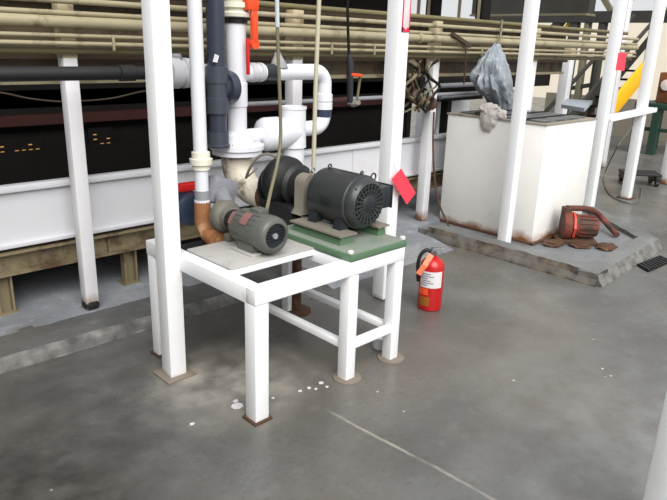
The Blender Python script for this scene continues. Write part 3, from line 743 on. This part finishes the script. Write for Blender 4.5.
# ------------------------------------------------------------------ fire extinguisher
EX, EY = 3.205, 2.335
t = thing('fire_extinguisher', 'red fire extinguisher with white label standing on the concrete floor', 'extinguisher', (EX, EY, 0))
er = .079
MB().lathe((EX, EY, 0), (0, 0, 1), [(0, er*.9), (.004, er*.97), (.012, er), (.285, er), (.31, er*.95), (.335, er*.78), (.35, er*.5), (.356, .026), (.37, .024)], 36).build('cylinder', exred, t)
def wrap(z0, z1, a0, a1, name, m, par, rad=er+.0012):
    mb = MB(); n = 14; rows = []
    for i in range(n+1):
        a = a0+(a1-a0)*i/n
        rows.append([mb.bm.verts.new((EX+math.cos(a)*rr, EY+math.sin(a)*rr, z)) for rr in (rad-.001, rad) for z in (z0, z1)])
    for p, q_ in zip(rows[:-1], rows[1:]):
        mb.bm.faces.new((p[2], p[3], q_[3], q_[2])); mb.bm.faces.new((p[0], q_[0], q_[1], p[1]))
        mb.bm.faces.new((p[0], p[2], q_[2], q_[0])); mb.bm.faces.new((p[1], q_[1], q_[3], p[3]))
    for rr in (rows[0], rows[-1]): mb.bm.faces.new((rr[0], rr[1], rr[3], rr[2]))
    return mb.build(name, m, par)
va = math.atan2(-EY, -EX)
lb = wrap(.165, .275, va-1.0, va+.95, 'label', paper, t)
for k in range(6):
    wrap(.18+k*.015, .186+k*.015, va-.95+.08*(k % 3), va-.3+.5*((k*5) % 3)/2, 'print', inkgrey, lb, er+.0022)
wrap(.115, .158, va-1.15, va-.2, 'band_label', olabel, t)
wrap(.04, .10, va-1.0, va-.05, 'seal_label', gold, t)
vl = MB().lathe((EX, EY, .362), (0, 0, 1), [(0, .024), (.03, .022), (.034, .014), (.05, .014)], 16).build('valve', steel, t)
d = V((math.sin(-.25), -math.cos(-.25), 0)); d = V((R_.x, R_.y, 0)).normalized()
o_ = V((EX, EY, .40))
MB().bar(o_-d*.015+V((0, 0, .004)), o_+d*.085+V((0, 0, -.016)), .022, .008, bev=.003).build('grip', chrome, vl)
MB().bar(o_-d*.02+V((0, 0, .016)), o_+d*.075+V((0, 0, .016)), .022, .007, bev=.003).build('lever', chrome, vl)
MB().lathe(o_+V((-.01, -.02, -.012)), (-EX, -EY, .2), [(0, .016), (.012, .016)], 16).build('gauge', chrome, vl)
hs = [o_-d*.01+V((0, 0, -.012)), o_-d*.045+V((0, 0, .0)), o_-d*.08+V((0, 0, -.03)), o_-d*.095+V((0, 0, -.09)), o_-d*.09+V((0, 0, -.16)), o_-d*.085+V((0, 0, -.215))]
hz_ = MB().tube(smoothpath(hs), .0125, 12).build('hose', black, t)
ax_ = o_-d*.01-V((EX, EY, 0)).normalized()*.075
st_ = [o_-d*.012-V((EX, EY, 0)).normalized()*.03+V((0, 0, -.02)), o_-d*.05-V((EX, EY, 0)).normalized()*.062+V((0, 0, -.085)), o_-d*.088-V((EX, EY, 0)).normalized()*.05+V((0, 0, -.15))]
mb = MB()
for a, b in zip(st_[:-1], st_[1:]): mb.bar(a, b, .036, .004, up=(-EX, -EY, 0))
mb.build('strap_tag', peach, t)

# ------------------------------------------------------------------ tank
TX0, TX1, TY0, TY1, TZ0, TZ = 4.89, 5.80, 2.545, 3.53, .055, 1.065
t = thing('sump_tank', 'large white steel tank with rusty foot and grey lids, right of the conveyor', 'tank', (5.5, 3.0, TZ0))
MB().box(TX0, TX1, TY0, TY1, TZ0, TZ, .006).build('shell', tank_w, t)
rm = MB().box(TX0-.008, TX1+.008, TY0-.008, TY0+.06, TZ, TZ+.012).box(TX0-.008, TX0+.07, TY0+.06, TY1-.06, TZ, TZ+.012).box(TX0-.008, TX1+.008, TY1-.06, TY1+.008, TZ, TZ+.012).box(TX1-.06, TX1+.008, TY0+.06, TY1-.06, TZ, TZ+.012)
rm.build('rim', mat('stained rim', (150, 142, 130), .55, var=.15, stain=((110, 88, 66), .54, 8)), t)
for k in range(3):
    x0 = TX0+.085+k*.255
    ld = MB().box(x0, x0+.235, TY0+.08, TY1-.08, TZ+.012, TZ+.026, .003).build('lid', wet, t)
    for yy in (2.78, 3.05, 3.3):
        MB().box(x0-.005, x0+.238, yy-.03, yy+.0, TZ+.026, TZ+.032).build('stripe_bar', dark, ld)
q = [on_z(x, y, TZ+.05) for x, y in ((561, 108), (584, 112), (592, 104), (566, 102))]
MB().extrude(q, (0, 0, .035)).build('control_box', lidlite, t)
mb = MB().box(TX0-.03, TX0+.002, TY0-.02, TY1, .05, .075, .003); mb.box(TX0-.03, TX1, TY0-.03, TY0+.002, .05, .073, .003)
mb.build('foot_angle', drust, t)

# hanging plastic bag and rag
t = thing('plastic_bag', 'crumpled blue-grey plastic bag hanging from the rack above the tank', 'bag', on_y(495, 45, 3.32))
mb = MB(); n = 56; rings = []
prof = [(44, 494, 501), (48, 491, 502), (54, 485, 504), (62, 478, 506), (70, 474, 508), (78, 472, 510), (86, 474, 512), (93, 479, 513), (100, 485, 514), (106, 489, 513), (109.5, 493, 509)]
fine = []
for (y0, l0, r0), (y1, l1, r1) in zip(prof[:-1], prof[1:]):
    for q_ in range(4): fine.append(tuple(u+(v_-u)*q_/4 for u, v_ in zip((y0, l0, r0), (y1, l1, r1))))
fine.append(prof[-1])
for i, (yy, xl, xr_) in enumerate(fine):
    c = on_y((xl+xr_)/2, yy, 3.32); wd = (on_y(xr_, yy, 3.32)-on_y(xl, yy, 3.32)).length/2*.60
    ring = []
    for j in range(n):
        a = 2*PI*j/n
        k = .92 + .34*noise.noise(V((math.cos(a)*2.2+1, math.sin(a)*2.2, i*.10))) + .30*(.5-abs(noise.noise(V((math.cos(a)*4, math.sin(a)*4, i*.07+9)))))*1.2 + .10*noise.noise(V((math.cos(a)*9, math.sin(a)*9, i*.35)))
        ring.append(mb.bm.verts.new(c + V((math.cos(a)*wd*k, math.sin(a)*wd*k*.75, .02*noise.noise(V((a*2, i*.3, 1)))))))
    rings.append(ring)
for a, b in zip(rings[:-1], rings[1:]):
    for j in range(n): mb.bm.faces.new((a[j], a[(j+1) % n], b[(j+1) % n], b[j]))
mb.bm.faces.new(rings[0]); mb.bm.faces.new(rings[-1])
mb.build('sack', bag_m, t)
MB().tube(smoothpath([on_y(497, 44, 3.32), on_y(500, 38, 3.38), on_y(502, 20, 3.4)]), .012, 8).build('knot', oliveh, t)
def blob(name, c, rx, ry, rz, m, par, seed, amp=.35):
    mb = MB(); bmesh.ops.create_icosphere(mb.bm, subdivisions=3, radius=1)
    for v_ in mb.bm.verts:
        k = 1 + amp*noise.noise(v_.co*1.8+V((seed, 0, 0))) + amp*.5*noise.noise(v_.co*4+V((0, seed, 0)))
        v_.co = V(c) + V((v_.co.x*rx*k, v_.co.y*ry*k, v_.co.z*rz*k))
    return mb.build(name, m, par)
rp_ = on_x(492, 116, 4.93)
t = thing('rag', 'pale crumpled rag draped over the left top edge of the tank', 'rag', (4.93, rp_.y, 1.07))
blob('fold', (4.93, rp_.y+.03, 1.13), .08, .10, .06, rag_m, t, 3)
blob('drape', (4.88, rp_.y, 1.06), .03, .08, .09, rag_m, t, 8)
blob('fold', (4.92, rp_.y-.09, 1.10), .05, .06, .05, rag_m, t, 12)

# wires hung on the column left of the tank
t = thing('wire_bundle', 'tangled bundle of old dark wires hung on the slim column left of the tank', 'wires', (4.72, 3.5, 1.2))
rnd = random.Random(3)
for k in range(11):
    xs = 404+rnd.random()*30; pts = [on_y(xs+rnd.uniform(-6, 6)+6*math.sin(i*1.4+k), 60+i*8.5+rnd.uniform(-2, 2), 3.48+rnd.uniform(-.05, .03)) for i in range(7)]
    MB().tube(smoothpath(pts, 5), rnd.uniform(.006, .014), 7).build('wire', (brown, dark, oliveh, drust)[k % 4], t)
for k in range(3):
    blob('tape_wad', on_y(415+k*8, 96+k*4, 3.5), .06, .05, .06, (brown, oliveh, drust)[k], t, k*4+1)
tag(MB().tube(smoothpath([on_y(434, 112, 3.52), on_y(433, 140, 3.5), on_y(434, 170, 3.45), on_y(438, 200, 3.4), on_z(449, 227, .07)]), .009, 8).build('cord', drust),
    'thin rusty cord dangling to the ground at the left edge of the tank', 'cord')

# hanging valve with orange handle
t = thing('hanging_valve', 'black hanging valve rod with an orange handle, left of the signed post', 'valve', on_y(350, 105, 3.33))
MB().tube([on_y(347, -20, 3.33), on_y(348, 30, 3.33), on_y(349, 56, 3.33)], .010, 8).build('chain', dark, t)
MB().tube([on_y(349, 54, 3.33), on_y(350, 62, 3.33), on_y(350, 104, 3.33)], [.012, .027, .022], 12).build('barrel', bluepvc if False else motor_d, t)
pa = on_y(351, 74.5, 3.31)
MB().bar(pa, pa+V((.10, -.01, -.008)), .03, .022, bev=.006).build('handle', orange, t)
MB().tube([on_y(358, 74, 3.32), on_y(360, 78, 3.32), on_y(357, 100, 3.32)], .010, 8).build('side_tube', oliveh, t)
blob('fitting', on_y(354, 103, 3.33), .06, .03, .025, guard_m, t, 5)
MB().tube([on_y(327, 101, 3.62), on_y(348, 99.2, 3.62)], .022, 12).build('sleeve', dred, GREYP)
t = thing('pipe_bracket', 'dark bracket with a dangling wire, clamped on the rack pipes left of the hanging bag', 'bracket', on_y(460, 40, 3.42))
MB().bar(on_y(452, 34, 3.41), on_y(470, 46, 3.41), .03, .03).build('arm', brown, t)
MB().tube(smoothpath([on_y(466, 42, 3.4), on_y(465.5, 60, 3.4), on_y(464, 84, 3.42)]), .008, 6).build('wire', brown, t)
t = thing('drive_housing', 'black drive housing with grey tubes behind the tank at the conveyor end', 'housing', (5.7, 4.65, 0))
MB().box(on_y(412, 90, 4.55).x, on_y(484, 90, 4.55).x, 4.55, 4.75, on_y(450, 101, 4.55).z, on_y(450, 78, 4.55).z, .01).build('body', dark, t)
for x in (5.6, 6.35): MB().box(x, x+.08, 4.6, 4.7, 0.0, 1.12).build('leg', dark, t)
for (a, b, z_) in (((438, 86), (482, 84), 4.52), ((440, 97), (480, 93), 4.52)):
    MB().tube([on_y(*a, z_), on_y(*b, z_)], .028, 10).build('tube', lav, t)
tt = thing('pale_crate', 'pale worn crate lying behind the tank left top corner', 'crate', (6.85, 5.0, 0))
MB().box(6.5, 7.2, 4.86, 5.2, .0, 1.0, .02).build('body', oldw, tt)

# ------------------------------------------------------------------ rusty red pump on the pad
pz = .056
c = on_z(574, 242, pz)
t = thing('sump_pump', 'rusty red pump lying on the concrete pad in front of the tank', 'pump', (c.x, c.y, pz))
dx = V((.62, -.78, 0)).normalized()
o_ = V((c.x, c.y, pz+.15)) - dx*.13
MB().lathe(o_, dx, [(0, .08), (.01, .125), (.04, .13), (.07, .13), (.075, .1), (.10, .095), (.11, .105), (.13, .105), (.14, .09), (.28, .09), (.30, .08), (.31, .03)], 26).build('body', redrust, t)
mb = MB()
for k in range(14):
    a = 2*PI*k/14; n1 = dx.cross(V((0, 0, 1))); d_ = n1*math.cos(a)+V((0, 0, 1))*math.sin(a)
    mb.bar(o_+dx*.145+d_*.09, o_+dx*.28+d_*.09, .006, .018, up=d_)
mb.build('fins', redrust, t)
MB().lathe(o_+dx*.085, dx, [(0, .12), (.02, .12)], 8).build('flange', mat('bright red paint', (196, 66, 46), .5, var=.15), t)
mb = MB(); mb.obox(V((c.x, c.y, pz+.02)), (.34, .2, .04), Matrix.Rotation(math.atan2(dx.y, dx.x), 3, 'Z'), .006)
mb.build('base', drust, t)
MB().tube([o_+V((0, 0, .08))+dx*.03, o_+V((0, 0, .16))+dx*.03], .045, 14).build('port', drust, t)
MB().tube(smoothpath([o_+V((0, 0, .15))+dx*.03, on_y(588, 209, c.y+.02), on_z(598, 214, .22), on_z(608, 225, .13), on_z(617, 235, .085)]), .026, 12).build('discharge_pipe', redrust, t)
for k in range(3):
    blob('sediment', V((c.x, c.y, pz+.015))+dx*(.22*k-.2)+V((-.1, -.08, 0)), .10, .08, .022, drust, t, k+2)

# ------------------------------------------------------------------ right-hand background
# white rail between the posts
tag(MB().bar(on_y(606, 119, 2.86), on_y(652, 109.5, 2.86), .12, .05, bev=.006).build('white_rail', white), 'white horizontal rail between the two posts right of the tank', 'rail')
# dolly
c = on_z(638, 184, 0)
t = thing('dolly', 'low black dolly on the floor behind the post with a cord round its foot', 'dolly', (c.x, c.y, 0))
rz = Matrix.Rotation(-.9, 3, 'Z')
def lb_(x, y, z, sx_, sy_, sz_, name, m=black, bev=.006): return MB().obox(c+rz@V((x, y, z)), (sx_, sy_, sz_), rz, bev).build(name, m, t)
lb_(0, 0, .15, .46, .32, .03, 'deck')
lb_(-.19, 0, .10, .06, .31, .08, 'side_beam'); lb_(.19, 0, .10, .06, .31, .08, 'side_beam')
for a in (-.19, .19):
    for b in (-.12, .12):
        MB().lathe(c+rz@V((a-.02, b, .04)), rz@V((1, 0, 0)), [(0, .038), (.04, .038)], 16).build('wheel', black, t)
# cord round the post
tag(MB().tube(smoothpath([on_y(636, 122, 3.4), on_y(618, 146, 3.3), on_z(606, 170, .1), on_z(603.5, 180, .012), on_z(608, 192, .012), on_z(618, 199.5, .012), on_z(632, 203.5, .012), on_z(640, 199, .012), on_z(641.5, 187, .012)]), .008, 8).build('cord', motor_g),
    'thin grey cord looping down and round the foot of the post right of the tank', 'cord')
t = thing('floor_grate', 'dark rectangular drain grate on the floor beside the right curb', 'grate', on_z(650, 267))
q = [on_z(x, y, 0) for x, y in ((637, 266), (648, 272.5), (672, 262), (660, 257))]
MB().extrude([p+V((0, 0, .001)) for p in q], (0, 0, .012)).build('plate', dark, t)
mb = MB()
for k in range(9):
    f = (k+.5)/9; mb.bar(q[0].lerp(q[3], f)+V((0, 0, .016)), q[1].lerp(q[2], f)+V((0, 0, .016)), .015, .008)
mb.build('bars', motor_d, t)

# far wall etc.
struct(MB().box(22, 22.2, 3, 24, 0, 2.62), 'wall_far', farwall)
struct(MB().box(22, 22.2, -2, 13, 3.5, 5.0), 'wall_far', dtruss)
struct(MB().box(13.6, 13.8, 1.5, 7.2, 0, .75), 'wall_low', farlow)
# truss across the far bay
t = thing('roof_truss', 'dark steel roof truss crossing the far bay at top right', 'truss', (12.5, 6, 2.4))
A = on_x(470, 12, 12.5); B = on_x(690, 24, 12.5)
za_ = on_x(600, 17, 12.5).z
MB().box(12.4, 12.6, 2.5, 8.3, za_-.10, za_+.10).build('bottom_chord', dtruss, t)
MB().box(12.4, 12.6, 2.5, 8.3, za_+.55, za_+.7).build('top_chord', dtruss, t)
for k in range(6):
    y = 2.6+k*.95
    MB().bar((12.5, y, za_), (12.5, y+.48, za_+.6), .09, .09).build('web', ctruss, t)
    MB().bar((12.5, y+.48, za_+.6), (12.5, y+.95, za_), .09, .09).build('web', ctruss, t)
t = thing('roof_truss', 'nearer dark roof beam above the hanging bag at the top edge', 'truss', (9.5, 6, 2.4))
z2 = on_x(520, 6, 9.3).z
MB().box(9.2, 9.4, 4.4, 6.35, z2-.12, z2+.30).build('beam', dtruss, t)
MB().box(9.15, 9.45, 4.4, 6.35, z2-.15, z2-.12).build('flange', ctruss, t)
for i, (px, w) in enumerate(((573, .16), (586, .09), (601, .12))):
    p = on_x(px, 40, 12.5)
    tag(MB().box(12.42, 12.58, p.y-w/2, p.y+w/2, 0, za_-.1, .004).build('far_post', dtruss if i != 1 else ctruss),
        ('thick dark post left of the three under the far truss', 'thin olive post between two darker ones under the far truss', 'dark post nearest the red tag under the far truss')[i], 'post', 'dark posts under the far truss')
def brace(a, b, X, w, m, label):
    tag(MB().bar(on_x(*a, X), on_x(*b, X), w, w, up=(1, 0, 0)).build('diagonal_brace', m), label, 'brace', 'diagonal braces in the far bay')
brace((540, 48), (566, 14), 12.5, .16, dtruss, 'broad dark diagonal brace right of the post before the tank')
brace((548, 52), (573, 18), 12.5, .06, yellow, 'thin yellow diagonal bar beside the broad dark brace')
brace((596, 104), (652, 36), 12.5, .09, dtruss, 'dark diagonal handrail brace above the yellow stringer')
brace((560, 90), (610, 82), 12.5, .08, dtruss, 'dark low bar running behind the tank toward the red tag')
brace((565, 62), (606, 48), 12.5, .05, ctruss, 'thin olive bar under the far truss')

# yellow stair
t = thing('stair', 'steep stair with a bright yellow side stringer beyond the tank', 'stair', on_y(590, 160, 4.35))
a, b = on_y(616, 104, 4.3), on_y(647, 67, 4.3)
dd = (b-a); a0 = a - dd*(a.z/dd.z) ; b0 = b+dd*.12
for yy in (0, .4):
    MB().bar(a0+V((0, yy, .0)), b0+V((0, yy, 0)), .05, .30, bev=.004).build('stringer', dtruss if yy else yellow, t)
nst = 11
for k in range(1, nst):
    p = a0.lerp(b0, k/nst)
    MB().box(p.x-.1, p.x+.1, p.y+.03, p.y+.37, p.z-.015, p.z+.015).build('tread', dark, t)
for yy in (0, .4):
    MB().bar(a0+V((0, yy, .75)), b0+V((0, yy, .75)), .045, .045).build('handrail', dtruss, t)
    for k in (2, 6, 10):
        p = a0.lerp(b0, k/11); MB().bar(p+V((0, yy, 0)), p+V((0, yy, .75)), .04, .04, up=(1, 0, 0)).build('baluster', dtruss, t)

# green bench and brown machine
c = on_z(658, 152, 0)
t = thing('green_bench', 'dark green steel bench in the far background at right', 'bench', (c.x, c.y, 0))
zt_ = on_x(650, 101, c.x).z
MB().box(c.x-.5, c.x+.6, c.y-1.4, c.y+.35, zt_-.10, zt_, .01).build('top', dgreen, t)
for ex, ey in ((-.42, .28), (-.42, -.02), (.5, .28), (-.42, -1.3), (.5, -1.3)):
    MB().box(c.x+ex-.06, c.x+ex+.06, c.y+ey-.06, c.y+ey+.06, 0, zt_-.1).build('leg', dgreen, t)
MB().box(c.x-.4, c.x-.36, c.y-1.3, c.y+.3, zt_*.45, zt_*.45+.06).build('stretcher', dgreen, t)
t = thing('brown_machine', 'rusty brown machine standing on the dark green bench', 'machine', (c.x, c.y-.4, zt_))
MB().box(c.x-.3, c.x+.4, c.y-1.2, c.y+.1, zt_, zt_+.5, .02).build('body', machine_b, t)
MB().lathe((c.x-.1, c.y-.3, zt_+.5), (0, 0, 1), [(0, .25), (.2, .25), (.3, .18), (.5, .1), (.5, .02)], 20).build('hopper', machine_b, t)
for k in range(3):
    MB().lathe((c.x-.3, c.y-.05-k*.35, zt_+.3), (-1, 0, 0), [(0, .09), (.05, .09), (.06, .03)], 16).build('knob', paper, t)

# ------------------------------------------------------------------ light
w = bpy.data.worlds.new('daylight'); S.world = w; w.use_nodes = True
bg = w.node_tree.nodes['Background']; bg.inputs[0].default_value = (.96, .98, 1.0, 1); bg.inputs[1].default_value = .72
sd = bpy.data.lights.new('sun', 'SUN'); sd.energy = 4.2; sd.angle = math.radians(50); sd.color = (1, .98, .95)
so = bpy.data.objects.new('sun', sd); COL.objects.link(so)
so.rotation_euler = V((-.34, -.66, .68)).to_track_quat('Z', 'Y').to_euler()

S.view_settings.view_transform = 'Standard'
S.view_settings.look = 'None'
S.view_settings.exposure = .14
S.view_settings.gamma = 1
